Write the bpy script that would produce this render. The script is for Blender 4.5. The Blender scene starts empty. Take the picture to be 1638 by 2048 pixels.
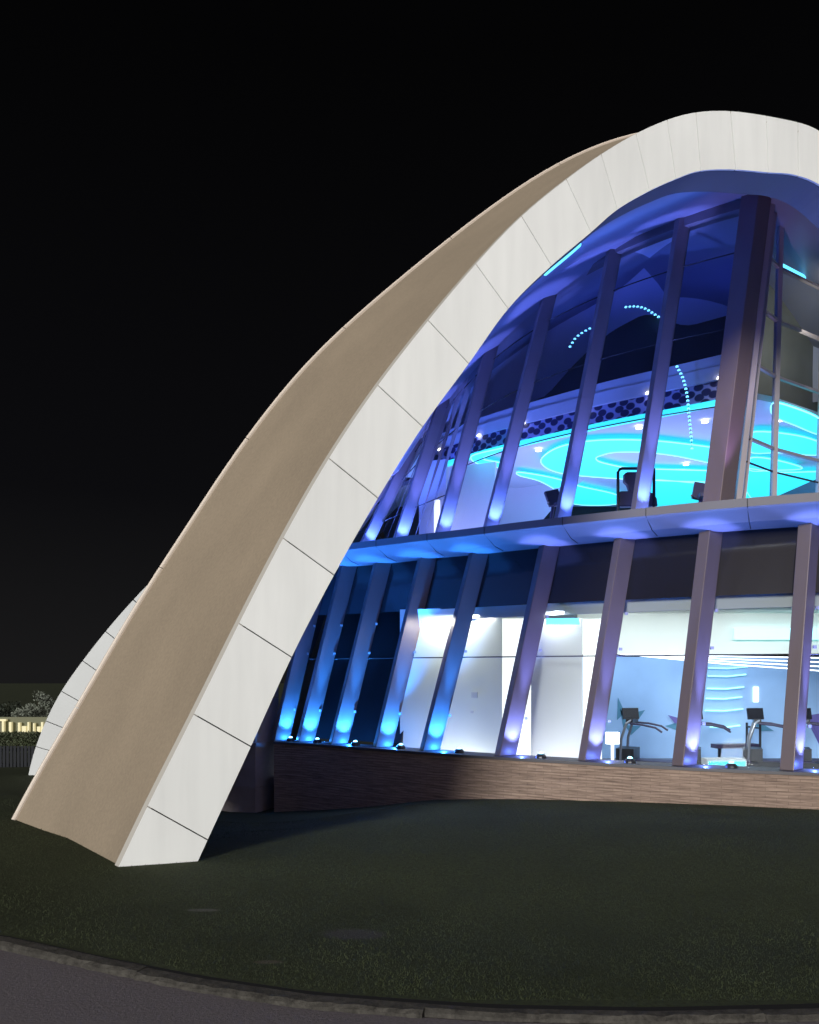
import bpy, bmesh, math, random
import numpy as np
from mathutils import Vector, Matrix
random.seed(7); np.random.seed(7)
C = bpy.context.scene.collection
V = Vector
# ------------------------------------------------------------------ camera, sky, light
EYE, FOC, HOR, CX = 2.0, 1650.0, 1340.0, 819.0
cam = bpy.data.cameras.new('camera'); camo = bpy.data.objects.new('camera', cam); C.objects.link(camo)
camo.location = (0, 0, EYE); camo.rotation_euler = (math.pi/2, 0, 0)
cam.sensor_fit = 'VERTICAL'; cam.sensor_height = 36.0; cam.lens = 36.0*FOC/2048.0
cam.shift_y = (HOR-1024.0)/2048.0
cam.clip_start = 0.05; cam.clip_end = 2000
bpy.context.scene.camera = camo
vs = bpy.context.scene.view_settings
vs.view_transform = 'Standard'; vs.look = 'None'; vs.exposure = 0; vs.gamma = 1
bpy.context.scene.cycles.max_bounces = 8
bpy.context.scene.cycles.transparent_max_bounces = 16
bpy.context.scene.cycles.sample_clamp_indirect = 4.0

w = bpy.data.worlds.new('World'); bpy.context.scene.world = w; w.use_nodes = True
nt = w.node_tree; nt.nodes.clear()
wo = nt.nodes.new('ShaderNodeOutputWorld'); bg = nt.nodes.new('ShaderNodeBackground')
tc = nt.nodes.new('ShaderNodeTexCoord'); sp = nt.nodes.new('ShaderNodeSeparateXYZ')
rp = nt.nodes.new('ShaderNodeValToRGB')
rp.color_ramp.elements[0].position = 0.0; rp.color_ramp.elements[0].color = (.0098, .0096, .0100, 1)
rp.color_ramp.elements[1].position = 0.6; rp.color_ramp.elements[1].color = (.0012, .0012, .0014, 1)
e = rp.color_ramp.elements.new(0.20); e.color = (.0036, .0036, .0044, 1)
nt.links.new(tc.outputs['Generated'], sp.inputs[0]); nt.links.new(sp.outputs['Z'], rp.inputs[0])
gl = nt.nodes.new('ShaderNodeMapRange'); gl.interpolation_type = 'SMOOTHSTEP'; gl.inputs['From Min'].default_value = .25; gl.inputs['From Max'].default_value = -1.0
gl.inputs['To Min'].default_value = 0.0; gl.inputs['To Max'].default_value = 1.0        # unseen glow added behind the viewer to lift the shaded wall
mg = nt.nodes.new('ShaderNodeMixRGB'); mg.blend_type = 'ADD'; mg.inputs[2].default_value = (.46, .415, .425, 1)
nt.links.new(sp.outputs['Y'], gl.inputs[0]); nt.links.new(gl.outputs[0], mg.inputs[0]); nt.links.new(rp.outputs[0], mg.inputs[1])
nt.links.new(mg.outputs[0], bg.inputs[0]); bg.inputs[1].default_value = 1.0
nt.links.new(bg.outputs[0], wo.inputs[0])

SUN_EL, SUN_AZ = math.radians(12.0), math.radians(26.0)      # low floodlight from behind, left of the viewer
sl = bpy.data.lights.new('floodlight', 'SUN'); sl.energy = 3.2; sl.angle = math.radians(14.0); sl.color = (.99, 1.0, .965)
so = bpy.data.objects.new('floodlight', sl); C.objects.link(so)
sdir = V((math.sin(SUN_AZ)*math.cos(SUN_EL), math.cos(SUN_AZ)*math.cos(SUN_EL), -math.sin(SUN_EL)))
so.rotation_euler = sdir.to_track_quat('-Z', 'Y').to_euler(); so.location = (-6, -10, 8)

# ------------------------------------------------------------------ helpers
def at(x, y, Y):
    return V(((x-CX)/FOC*Y, Y, EYE+(HOR-y)/FOC*Y))
def atz(x, y, z):
    Y = (z-EYE)*FOC/(HOR-y)
    return V(((x-CX)/FOC*Y, Y, z))
def link(o, parent=None):
    C.objects.link(o)
    if parent is not None: o.parent = parent
    return o
def mesh(name, vs_, fs, mat, parent=None, smooth=False):
    me = bpy.data.meshes.new(name); me.from_pydata([tuple(v) for v in vs_], [], fs); me.update()
    bm = bmesh.new(); bm.from_mesh(me); bmesh.ops.recalc_face_normals(bm, faces=bm.faces[:]); bm.to_mesh(me); bm.free()
    if mat: me.materials.append(mat)
    if smooth:
        for p in me.polygons: p.use_smooth = True
    return link(bpy.data.objects.new(name, me), parent)
class MB:
    def __init__(s): s.v = []; s.f = []
    def add(s, vs_, fs):
        n = len(s.v); s.v += [V(v) for v in vs_]; s.f += [tuple(i+n for i in f) for f in fs]; return s
    def hexa(s, a, b):                      # two 4-rings
        return s.add(list(a)+list(b), [(0,1,2,3),(7,6,5,4),(0,4,5,1),(1,5,6,2),(2,6,7,3),(3,7,4,0)])
    def box(s, c, sz, rz=0, M=None):
        x, y, z = [q/2 for q in sz]
        p = [V((i,j,k)) for k in (-z,z) for i,j in ((-x,-y),(x,-y),(x,y),(-x,y))]
        R = M if M else Matrix.Rotation(rz, 3, 'Z')
        p = [R@q+V(c) for q in p]
        return s.hexa(p[:4], p[4:])
    def bar(s, p, q, w_, h_, up=(0,0,1)):
        p, q = V(p), V(q); d = (q-p).normalized(); u = V(up)
        if abs(d.dot(u)) > .98: u = V((0,1,0))
        a = d.cross(u).normalized(); b = a.cross(d)
        r = lambda o: [o+a*w_/2*i+b*h_/2*j for i,j in ((-1,-1),(1,-1),(1,1),(-1,1))]
        return s.hexa(r(p), r(q))
    def loft(s, rows, close=False, thick=None):
        n = len(rows[0]); vs_ = [p for r in rows for p in r]; fs = []
        for i in range(len(rows)-1):
            for j in range(n-1 if not close else n):
                k = (j+1) % n
                fs.append((i*n+j, i*n+k, (i+1)*n+k, (i+1)*n+j))
        return s.add(vs_, fs)
    def tube(s, pts, r, n=8, r2=None):
        pts = [V(p) for p in pts]; rows = []
        for i, p in enumerate(pts):
            d = (pts[min(i+1,len(pts)-1)]-pts[max(i-1,0)]).normalized()
            u = V((0,0,1)) if abs(d.z) < .95 else V((0,1,0))
            a = d.cross(u).normalized(); b = d.cross(a)
            rr = r if r2 is None else r+(r2-r)*i/max(1,len(pts)-1)
            rows.append([p+a*math.cos(t)*rr+b*math.sin(t)*rr for t in [2*math.pi*k/n for k in range(n)]])
        s.loft(rows, close=True)
        m = len(s.v)
        s.f.append(tuple(range(m-n, m))); s.f.append(tuple(range(m-n*len(pts), m-n*len(pts)+n)))
        return s
    def dome(s, c, r, h, n=12, m=5):
        rows = [[V(c)+V((math.cos(t)*r*math.cos(q), math.sin(t)*r*math.cos(q), h*math.sin(q))) for t in [2*math.pi*k/n for k in range(n)]] for q in [math.pi/2*i/m*.98 for i in range(m+1)]]
        s.loft(rows, close=True); k = len(s.v); s.f.append(tuple(range(k-n, k))); return s
    def poly(s, pts, ext):                  # closed outline extruded along ext
        pts = [V(p) for p in pts]; n = len(pts); e_ = V(ext)
        s.add(pts+[p+e_ for p in pts], [tuple(range(n)), tuple(range(2*n-1, n-1, -1))]+[(i,(i+1)%n,(i+1)%n+n,i+n) for i in range(n)])
        return s
    def build(s, name, mat, parent=None, smooth=False): return mesh(name, s.v, s.f, mat, parent, smooth)
def tag(o, label=None, cat=None, group=None, kind=None):
    if label: o['label'] = label
    if cat: o['category'] = cat
    if group: o['group'] = group
    if kind: o['kind'] = kind
    return o
def empty(name, loc, rz=0):
    o = bpy.data.objects.new(name, None); C.objects.link(o); o.location = loc; o.rotation_euler = (0,0,rz); o.empty_display_size = .2; return o
def reloc(o, parent):                       # mesh made in world space becomes a child of a moved Empty
    return o
def crs(pts, t):                            # Catmull-Rom over a list of tuples
    n = len(pts); t = max(0.0, min(n-1-1e-9, t)); i = int(t); f = t-i
    p = [np.array(pts[max(0, min(n-1, i+k))], float) for k in (-1,0,1,2)]
    if i == 0: p[0] = 2*p[1]-p[2]
    if i+2 > n-1: p[3] = 2*p[2]-p[1]
    return .5*((2*p[1])+(-p[0]+p[2])*f+(2*p[0]-5*p[1]+4*p[2]-p[3])*f*f+(-p[0]+3*p[1]-3*p[2]+p[3])*f**3)
def resample(pts, n):
    pts = [V(p) for p in pts]; L = [0]
    for a, b in zip(pts, pts[1:]): L.append(L[-1]+(b-a).length)
    out = []
    for k in range(n):
        s_ = L[-1]*k/(n-1); i = 0
        while i < len(L)-2 and L[i+1] < s_: i += 1
        f = (s_-L[i])/max(1e-9, L[i+1]-L[i]); out.append(pts[i].lerp(pts[i+1], f))
    return out

# ------------------------------------------------------------------ materials
def mat(name, col, rough=.6, metal=0, spec=.5, noise=None, bump=None, emit=None, estr=0):
    m = bpy.data.materials.new(name); m.use_nodes = True; N = m.node_tree; b = N.nodes['Principled BSDF']
    b.inputs['Base Color'].default_value = (*col, 1); b.inputs['Roughness'].default_value = rough
    b.inputs['Metallic'].default_value = metal; b.inputs['Specular IOR Level'].default_value = spec
    t = N.nodes.new('ShaderNodeTexCoord')
    if noise:                               # (scale xyz, amount, detail)
        sc, amt, det = noise
        mp = N.nodes.new('ShaderNodeMapping'); mp.inputs['Scale'].default_value = sc
        nz = N.nodes.new('ShaderNodeTexNoise'); nz.inputs['Scale'].default_value = 1; nz.inputs['Detail'].default_value = det
        r = N.nodes.new('ShaderNodeValToRGB')
        r.color_ramp.elements[0].position = .3; r.color_ramp.elements[1].position = .7
        r.color_ramp.elements[0].color = (*[c*(1-amt) for c in col], 1); r.color_ramp.elements[1].color = (*[min(1, c*(1+amt)) for c in col], 1)
        N.links.new(t.outputs['Object'], mp.inputs[0]); N.links.new(mp.outputs[0], nz.inputs[0])
        N.links.new(nz.outputs[0], r.inputs[0]); N.links.new(r.outputs[0], b.inputs['Base Color'])
    if bump:
        sc, st = bump
        nz2 = N.nodes.new('ShaderNodeTexNoise'); nz2.inputs['Scale'].default_value = sc; nz2.inputs['Detail'].default_value = 6
        bp = N.nodes.new('ShaderNodeBump'); bp.inputs['Strength'].default_value = st; bp.inputs['Distance'].default_value = .02
        N.links.new(t.outputs['Object'], nz2.inputs[0]); N.links.new(nz2.outputs[0], bp.inputs['Height']); N.links.new(bp.outputs[0], b.inputs['Normal'])
    if emit:
        b.inputs['Emission Color'].default_value = (*emit, 1); b.inputs['Emission Strength'].default_value = estr
    return m
def glassmat(name, tint=(1,1,1), refl=.06, rough=.01):
    m = bpy.data.materials.new(name); m.use_nodes = True; N = m.node_tree; N.nodes.clear()
    o = N.nodes.new('ShaderNodeOutputMaterial'); t = N.nodes.new('ShaderNodeBsdfTransparent'); g = N.nodes.new('ShaderNodeBsdfGlossy')
    f = N.nodes.new('ShaderNodeFresnel'); f.inputs[0].default_value = 1.10
    mx = N.nodes.new('ShaderNodeMixShader'); t.inputs[0].default_value = (*tint, 1); g.inputs['Roughness'].default_value = rough
    N.links.new(f.outputs[0], mx.inputs[0]); N.links.new(t.outputs[0], mx.inputs[1]); N.links.new(g.outputs[0], mx.inputs[2]); N.links.new(mx.outputs[0], o.inputs[0])
    return m
M = {}
M['white'] = mat('white_panel', (.82,.82,.80), .45, noise=((.5,.5,.5), .05, 4), bump=(3, .04))
def island_tint(m, amt):                   # every panel a little lighter or darker than the next, faint rain streaks
    N = m.node_tree; b = N.nodes['Principled BSDF']; src = b.inputs['Base Color'].links[0].from_socket
    g = N.nodes.new('ShaderNodeNewGeometry'); mr = N.nodes.new('ShaderNodeMapRange'); mr.inputs['To Min'].default_value = 1-amt; mr.inputs['To Max'].default_value = 1.0
    t = N.nodes.new('ShaderNodeTexCoord'); mp = N.nodes.new('ShaderNodeMapping'); mp.inputs['Scale'].default_value = (7, 7, .7)
    nz = N.nodes.new('ShaderNodeTexNoise'); nz.inputs['Scale'].default_value = 1; nz.inputs['Detail'].default_value = 5
    m2 = N.nodes.new('ShaderNodeMapRange'); m2.inputs['From Min'].default_value = .35; m2.inputs['From Max'].default_value = .75; m2.inputs['To Min'].default_value = 1.0; m2.inputs['To Max'].default_value = .93
    a = N.nodes.new('ShaderNodeMath'); a.operation = 'MULTIPLY'; mx = N.nodes.new('ShaderNodeVectorMath'); mx.operation = 'SCALE'
    L = N.links.new
    L(g.outputs['Random Per Island'], mr.inputs[0]); L(t.outputs['Object'], mp.inputs[0]); L(mp.outputs[0], nz.inputs[0]); L(nz.outputs[0], m2.inputs[0])
    L(mr.outputs[0], a.inputs[0]); L(m2.outputs[0], a.inputs[1]); L(src, mx.inputs[0]); L(a.outputs[0], mx.inputs['Scale']); L(mx.outputs[0], b.inputs['Base Color'])
island_tint(M['white'], .06)
M['joint'] = mat('joint_gap', (.018,.017,.016), .9)
M['trim'] = mat('grey_trim', (.46,.43,.39), .5)
M['trimlight'] = mat('light_trim', (.60,.51,.43), .5)
M['tan'] = mat('sand_roof_coating', (.262,.206,.146), .85, noise=((1.1,1.1,.55), .08, 8), bump=(70, .3))
def speckle(m, sc, amt):
    N = m.node_tree; b = N.nodes['Principled BSDF']; src = b.inputs['Base Color'].links[0].from_socket
    t = N.nodes.new('ShaderNodeTexCoord'); nz = N.nodes.new('ShaderNodeTexNoise'); nz.inputs['Scale'].default_value = sc; nz.inputs['Detail'].default_value = 4
    mr = N.nodes.new('ShaderNodeMapRange'); mr.inputs['From Min'].default_value = .3; mr.inputs['From Max'].default_value = .7; mr.inputs['To Min'].default_value = 1-amt; mr.inputs['To Max'].default_value = 1+amt
    mx = N.nodes.new('ShaderNodeVectorMath'); mx.operation = 'SCALE'; L = N.links.new
    L(t.outputs['Object'], nz.inputs[0]); L(nz.outputs[0], mr.inputs[0]); L(src, mx.inputs[0]); L(mr.outputs[0], mx.inputs['Scale']); L(mx.outputs[0], b.inputs['Base Color'])
speckle(M['tan'], 26, .08)
M['soffit'] = mat('soffit_panel', (.24,.24,.30), .45, noise=((.6,.6,.6), .06, 3))
M['reveal'] = mat('dark_reveal_panel', (.10,.10,.14), .5)
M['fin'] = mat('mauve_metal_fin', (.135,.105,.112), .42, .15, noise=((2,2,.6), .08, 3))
M['fin_upper'] = mat('lightened_metal_fin', (.21,.18,.195), .42, .1, noise=((2,2,.6), .08, 3))  # fin colour lightened to make up for the arch's shadow
M['column'] = mat('mauve_metal_column', (.17,.125,.13), .45, .1, noise=((2,2,.6), .06, 3))
M['frame'] = mat('light_metal_frame', (.42,.37,.38), .4, .3)
M['ring'] = mat('aluminium_cladding', (.135,.125,.145), .6, .0, noise=((1,1,1), .06, 3))
M['sill'] = mat('dark_metal_sill', (.075,.07,.08), .55)
M['glass'] = glassmat('clear_glass', (.88,.92,.94))
M['spandrel'] = mat('dark_spandrel_glass', (.012,.011,.014), .12, spec=.6)
M['dark'] = mat('dark_interior', (.012,.012,.016), .8)
M['void'] = mat('dark_bulkhead', (.022,.019,.024), .7)
M['joinline'] = mat('black_gasket', (.01,.01,.012), .6)
M['iwhite'] = mat('white_wall_paint', (.78,.80,.73), .7, noise=((.7,.7,.3), .04, 3))
M['igrey'] = mat('grey_wall_paint', (.66,.665,.66), .7, noise=((.7,.7,.3), .05, 3))
M['bulk'] = mat('bulkhead_paint', (.30,.31,.31), .7)
M['lav'] = mat('ceiling_paint', (.62,.62,.72), .7)
M['ifloor'] = mat('rubber_floor', (.16,.17,.22), .5)
M['gymwall'] = mat('pale_blue_wall', (.40,.60,.92), .6, noise=((.8,.8,.8), .10, 4))
M['teal'] = mat('teal_mural_paint', (.10,.28,.42), .7)
M['violet'] = mat('violet_mural_paint', (.16,.13,.42), .7)
M['black'] = mat('black_plastic', (.02,.02,.028), .4)
M['steel'] = mat('brushed_steel', (.35,.36,.40), .35, .6)
M['pad'] = mat('purple_vinyl', (.05,.04,.09), .5)
M['screen'] = mat('dark_screen', (.02,.02,.03), .2, emit=(.35,.25,.3), estr=.12)
M['cyan'] = mat('cyan_led', (.1,.6,.7), .5, emit=(.045,.84,1.0), estr=1.08)
M['cyanline'] = mat('cyan_led_line', (.1,.6,.7), .5, emit=(.12,.62,1.0), estr=2.2)
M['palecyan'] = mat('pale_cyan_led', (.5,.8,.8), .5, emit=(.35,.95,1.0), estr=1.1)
M['lamp'] = mat('white_lamp', (.9,.9,.9), .5, emit=(1,.97,.9), estr=5)
M['lens'] = mat('uplight_lens', (.3,.7,1), .3, emit=(.25,.75,1.0), estr=6)
M['tube'] = mat('white_tube_lamp', (.9,.9,.9), .5, emit=(.92,.95,1.0), estr=2.5)
M['glowwhite'] = mat('white_glow_panel', (.9,.9,.9), .5, emit=(.96,.97,.86), estr=1.05)

def stonemat():
    m = mat('brown_split_stone', (.2,.15,.12), .85); N = m.node_tree; b = N.nodes['Principled BSDF']
    t = N.nodes.new('ShaderNodeTexCoord'); mp = N.nodes.new('ShaderNodeMapping')
    nz = N.nodes.new('ShaderNodeTexNoise'); nz.inputs['Scale'].default_value = 1; nz.inputs['Detail'].default_value = 8; nz.inputs['Roughness'].default_value = .7
    mp.inputs['Scale'].default_value = (2.2, 2.2, 42)
    nz2 = N.nodes.new('ShaderNodeTexNoise'); nz2.inputs['Scale'].default_value = 1.4; nz2.inputs['Detail'].default_value = 4
    r = N.nodes.new('ShaderNodeValToRGB'); r.color_ramp.elements[0].position = .30; r.color_ramp.elements[1].position = .72
    r.color_ramp.elements[0].color = (.13,.092,.072,1); r.color_ramp.elements[1].color = (.48,.36,.285,1)
    e_ = r.color_ramp.elements.new(.48); e_.color = (.30,.215,.17,1)
    mx = N.nodes.new('ShaderNodeMixRGB'); mx.blend_type = 'MULTIPLY'; mx.inputs[0].default_value = .45
    r2 = N.nodes.new('ShaderNodeValToRGB'); r2.color_ramp.elements[0].color = (.6,.56,.55,1); r2.color_ramp.elements[1].color = (1,1,1,1)
    bp = N.nodes.new('ShaderNodeBump'); bp.inputs['Strength'].default_value = .6; bp.inputs['Distance'].default_value = .03
    N.links.new(t.outputs['Object'], mp.inputs[0]); N.links.new(mp.outputs[0], nz.inputs[0]); N.links.new(t.outputs['Object'], nz2.inputs[0])
    N.links.new(nz.outputs[0], r.inputs[0]); N.links.new(nz2.outputs[0], r2.inputs[0])
    sx_ = N.nodes.new('ShaderNodeSeparateXYZ'); ma = N.nodes.new('ShaderNodeMath'); ma.operation = 'SUBTRACT'; cb_ = N.nodes.new('ShaderNodeCombineXYZ')
    br = N.nodes.new('ShaderNodeTexBrick'); br.inputs['Scale'].default_value = 1; br.inputs['Brick Width'].default_value = .42; br.inputs['Row Height'].default_value = .052; br.inputs['Mortar Size'].default_value = .006; br.inputs['Mortar Smooth'].default_value = .4
    br.inputs['Color1'].default_value = (1,.97,.95,1); br.inputs['Color2'].default_value = (.62,.58,.56,1); br.inputs['Mortar'].default_value = (.22,.2,.2,1); br.inputs['Bias'].default_value = -.2
    m3 = N.nodes.new('ShaderNodeMixRGB'); m3.blend_type = 'MULTIPLY'; m3.inputs[0].default_value = .5
    L = N.links.new; L(t.outputs['Object'], sx_.inputs[0]); L(sx_.outputs['X'], ma.inputs[0]); L(sx_.outputs['Y'], ma.inputs[1]); L(ma.outputs[0], cb_.inputs['X']); L(sx_.outputs['Z'], cb_.inputs['Y']); L(cb_.outputs[0], br.inputs['Vector'])
    L(mx.outputs[0], m3.inputs[1]); L(br.outputs['Color'], m3.inputs[2])
    N.links.new(r.outputs[0], mx.inputs[1]); N.links.new(r2.outputs[0], mx.inputs[2]); N.links.new(m3.outputs[0], b.inputs['Base Color'])
    N.links.new(nz.outputs[0], bp.inputs['Height']); N.links.new(bp.outputs[0], b.inputs['Normal'])
    return m
M['stone'] = stonemat()
M['pier'] = mat('grey_stone_pier', (.30,.25,.25), .8, noise=((3,3,3), .12, 5), bump=(25, .2))
def groundmat(name, c1, c2, c3, sc, patches=(), bumpst=.5):
    m = mat(name, c1, .95, spec=.15); N = m.node_tree; b = N.nodes['Principled BSDF']
    t = N.nodes.new('ShaderNodeTexCoord')
    n1 = N.nodes.new('ShaderNodeTexNoise'); n1.inputs['Scale'].default_value = sc; n1.inputs['Detail'].default_value = 8; n1.inputs['Roughness'].default_value = .75
    n2 = N.nodes.new('ShaderNodeTexNoise'); n2.inputs['Scale'].default_value = .55; n2.inputs['Detail'].default_value = 4
    r = N.nodes.new('ShaderNodeValToRGB'); r.color_ramp.elements[0].position = .32; r.color_ramp.elements[1].position = .7
    r.color_ramp.elements[0].color = (*c1,1); r.color_ramp.elements[1].color = (*c2,1)
    r2 = N.nodes.new('ShaderNodeValToRGB'); r2.color_ramp.elements[0].position = .35; r2.color_ramp.elements[1].position = .65
    mx = N.nodes.new('ShaderNodeMixRGB'); mx.inputs[2].default_value = (*c3,1)
    mul = N.nodes.new('ShaderNodeMath'); mul.operation = 'MULTIPLY'; mul.inputs[1].default_value = .5
    L = N.links.new
    L(t.outputs['Object'], n1.inputs[0]); L(t.outputs['Object'], n2.inputs[0]); L(n1.outputs[0], r.inputs[0]); L(n2.outputs[0], r2.inputs[0])
    L(r2.outputs[0], mul.inputs[0]); L(mul.outputs[0], mx.inputs[0]); L(r.outputs[0], mx.inputs[1])
    out = mx.outputs[0]
    for (px, py, rx, ry, col) in patches:   # paler patches with a place of their own
        mp = N.nodes.new('ShaderNodeMapping'); mp.vector_type = 'TEXTURE'; mp.inputs['Location'].default_value = (px, py, 0); mp.inputs['Scale'].default_value = (rx, ry, 3)
        ln = N.nodes.new('ShaderNodeVectorMath'); ln.operation = 'LENGTH'
        ad = N.nodes.new('ShaderNodeMath'); ad.operation = 'ADD'; nm = N.nodes.new('ShaderNodeMath'); nm.operation = 'MULTIPLY'; nm.inputs[1].default_value = 1.1
        rr = N.nodes.new('ShaderNodeValToRGB'); rr.color_ramp.elements[0].position = .75; rr.color_ramp.elements[0].color = (1,1,1,1); rr.color_ramp.elements[1].position = 1.0; rr.color_ramp.elements[1].color = (0,0,0,1)
        sb = N.nodes.new('ShaderNodeMath'); sb.operation = 'MULTIPLY'; sb.inputs[1].default_value = .62
        m2 = N.nodes.new('ShaderNodeMixRGB'); m2.inputs[2].default_value = (*col,1)
        L(t.outputs['Object'], mp.inputs[0]); L(mp.outputs[0], ln.inputs[0]); L(n1.outputs[0], nm.inputs[0]); L(ln.outputs['Value'], ad.inputs[0]); L(nm.outputs[0], ad.inputs[1])
        L(ad.outputs[0], sb.inputs[0]); L(sb.outputs[0], rr.inputs[0]); L(rr.outputs[0], m2.inputs[0]); L(out, m2.inputs[1]); out = m2.outputs[0]
    L(out, b.inputs['Base Color'])
    bp = N.nodes.new('ShaderNodeBump'); bp.inputs['Strength'].default_value = bumpst; bp.inputs['Distance'].default_value = .04
    L(n1.outputs[0], bp.inputs['Height']); L(bp.outputs[0], b.inputs['Normal'])
    return m
M['road'] = groundmat('worn_asphalt', (.088,.077,.083), (.195,.172,.186), (.155,.138,.147), 42, bumpst=.5)
M['kerb'] = groundmat('weathered_concrete', (.018,.016,.015), (.125,.115,.10), (.045,.042,.036), 14, bumpst=.6)
M['lawn'] = groundmat('lawn_soil', (.020,.024,.012), (.066,.078,.042), (.034,.040,.022), 30,
    patches=[(-.42,6.25,.28,.16,(.062,.060,.058)), (-1.72,6.85,.16,.05,(.10,.10,.085)), (-.95,5.55,.11,.04,(.09,.08,.06))])

# ------------------------------------------------------------------ terrain
KERB = [(-60,22.5),(-30,15.0),(-16,10.6),(-9,8.1),(-5.6,6.9),(-2.95,5.94),(-2.08,5.50),(-1.34,5.16),(-.62,4.90),(-.06,4.79),(.5,4.70),(1.4,4.66),(2.34,4.71),(4.5,5.0),(8,5.9),(14,8.2),(24,12.5),(60,28)]
kx = np.array([k[0] for k in KERB]); ky = np.array([k[1] for k in KERB])
def kerb_y(x): return float(np.interp(x, kx, ky))
TP = np.array([(-2.9,8.4,0),(-2.2,8.64,0.0),(-5.3,11.1,0.0),(-4.1,9.7,0.02),(-3.3,7.6,-.02),(-6,8.6,0),(-9,10.5,-.05),
 (-4.2,18.6,-1.2),(-3.2,18.3,-1.16),(-1.4,17.5,-.92),(.5,16.0,-.50),(3.2,14.3,-.26),(6.4,12.8,-.16),(10,12.5,-.12),(14,13.2,-.1),
 (0,7.0,-.03),(3,6.6,-.04),(6,7.2,-.03),(0,8.6,.10),(0,10.5,.08),(3,8.6,.14),(3,10.5,.08),(6,9,.12),(6.5,10.8,.03),(-1,12,-.22),(0,13.5,-.22),(-2.2,12,-.35),(-2.4,15,-.8),
 (-9,19.3,-.48),(-8,19.8,-.48),(-7,15,-.28),(-11,15,-.3),(-14,24,-1.0),(-10,27,-1.1),(-25,45,-2.8),(-20,60,-4.2),(-40,60,-4.2),(-35,90,-6),(0,40,-1.5),(20,40,-1.2),(0,90,-6),(40,90,-6),(40,20,-.3),(-40,24,-.8)])
A_ = TP[:,:2]
def _phi(d): return d
_D = np.sqrt(((A_[:,None]-A_[None])**2).sum(-1))
_K = np.block([[_D, np.ones((len(TP),1)), A_], [np.ones((1,len(TP))), np.zeros((1,3))], [A_.T, np.zeros((2,3))]])
_W = np.linalg.solve(_K, np.concatenate([TP[:,2], np.zeros(3)]))
def ground_z(x, y):
    x = np.asarray(x, float); y = np.asarray(y, float)
    d = np.sqrt((x[...,None]-A_[:,0])**2+(y[...,None]-A_[:,1])**2)
    z = d@_W[:len(TP)]+_W[-3]+_W[-2]*x+_W[-1]*y
    far = np.clip((np.sqrt(x*x+y*y)-90)/60, 0, 1); z = z*(1-far)+far*(-6.5)
    k = np.interp(x, kx, ky); b_ = np.clip((y-k)/1.6, 0, 1); b_ = b_*b_*(3-2*b_)
    return .038*(1-b_)+z*b_
def gz(x, y): return float(ground_z(x, y))
# lawn sheet in kerb-following coordinates
xs = np.concatenate([-np.geomspace(400, 8, 30), np.linspace(-7.6, 9, 90), np.geomspace(9.4, 400, 30)])
ts = np.concatenate([np.linspace(0, 14, 90), np.geomspace(14.5, 500, 40)])
vsx = []
for t_ in ts:
    for x_ in xs:
        y_ = float(np.interp(x_, kx, ky))+.14+t_
        vsx.append((x_, y_, gz(x_, y_)))
n_ = len(xs); fsx = [(i*n_+j, i*n_+j+1, (i+1)*n_+j+1, (i+1)*n_+j) for i in range(len(ts)-1) for j in range(n_-1)]
tag(mesh('lawn', vsx, fsx, M['lawn'], smooth=True), kind='structure')
# road
rxs = np.concatenate([-np.geomspace(400, 8, 16), np.linspace(-7, 9, 40), np.geomspace(10, 400, 16)])
rv = []; 
for x_ in rxs: rv += [(x_, -60, 0), (x_, kerb_y(x_)-.02, 0)]
tag(mesh('road', rv, [(2*i, 2*i+2, 2*i+3, 2*i+1) for i in range(len(rxs)-1)], M['road']), kind='structure')
# kerb of separate cast lengths with uneven tops
kb = MB(); px_ = []
cur = -7.5
kpts = [V((x_, kerb_y(x_), 0)) for x_ in np.linspace(-22, 24, 400)]
seg = resample(kpts, 26)
rk = random.Random(4)
for a, b in zip(seg, seg[1:]):
    d = (b-a).normalized(); n = V((-d.y, d.x, 0)); h = .042+rk.uniform(-.012,.007); o_ = rk.uniform(-.02,.02)
    a2 = a+d*rk.uniform(.001,.004); b2 = b-d*rk.uniform(.001,.004)
    prof = lambda p: [p-n*(.02-o_)+V((0,0,-.1)), p-n*(.012-o_)+V((0,0,h-.02)), p+n*(.01+o_)+V((0,0,h)), p+n*.09+V((0,0,h)), p+n*.13+V((0,0,h-.03)), p+n*.13+V((0,0,-.1))]
    mids = [V((q.x, kerb_y(q.x), 0)) for q in [a2.lerp(b2, k/30) for k in range(31)]]
    rows = []
    for p in mids:
        r_ = prof(p); j = rk.uniform(-.009,.009); r_[1] = r_[1]+V((0,0,j))-n*j; r_[2] = r_[2]+V((0,0,j*.7)); rows.append(r_)
    kb.loft(rows, close=True); m_ = len(kb.v); kb.f += [tuple(range(m_-6, m_)), tuple(range(m_-186, m_-180))]
tag(kb.build('kerb', M['kerb']), kind='structure')
# grass blades
rng = np.random.default_rng(3)
N_ = 130000
u_ = rng.random(N_); yy = 4.9+u_**1.25*9.5; xx = (rng.random(N_)*1.16-.58)*yy
ok = yy > np.interp(xx, kx, ky)+.17
for (px, py, rx, ry) in ((-.42,6.25,.25,.14),(-1.72,6.85,.16,.09),(-.95,5.55,.1,.05)):
    ok &= (((xx-px)/rx)**2+((yy-py)/ry)**2) > rng.random(N_)
xx = xx[ok]; yy = yy[ok]; zz = ground_z(xx, yy); n = len(xx)
hgt = rng.uniform(.006,.020,n); ang = rng.uniform(0,np.pi*2,n); lean = rng.uniform(.0,.03,n); wd = rng.uniform(.0018,.0038,n)
dx, dy = np.cos(ang), np.sin(ang); la = rng.uniform(0,np.pi*2,n)
P0 = np.stack([xx-dx*wd, yy-dy*wd, zz-.004],1); P1 = np.stack([xx+dx*wd, yy+dy*wd, zz-.004],1); P2 = np.stack([xx+np.cos(la)*lean, yy+np.sin(la)*lean, zz+hgt],1)
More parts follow.
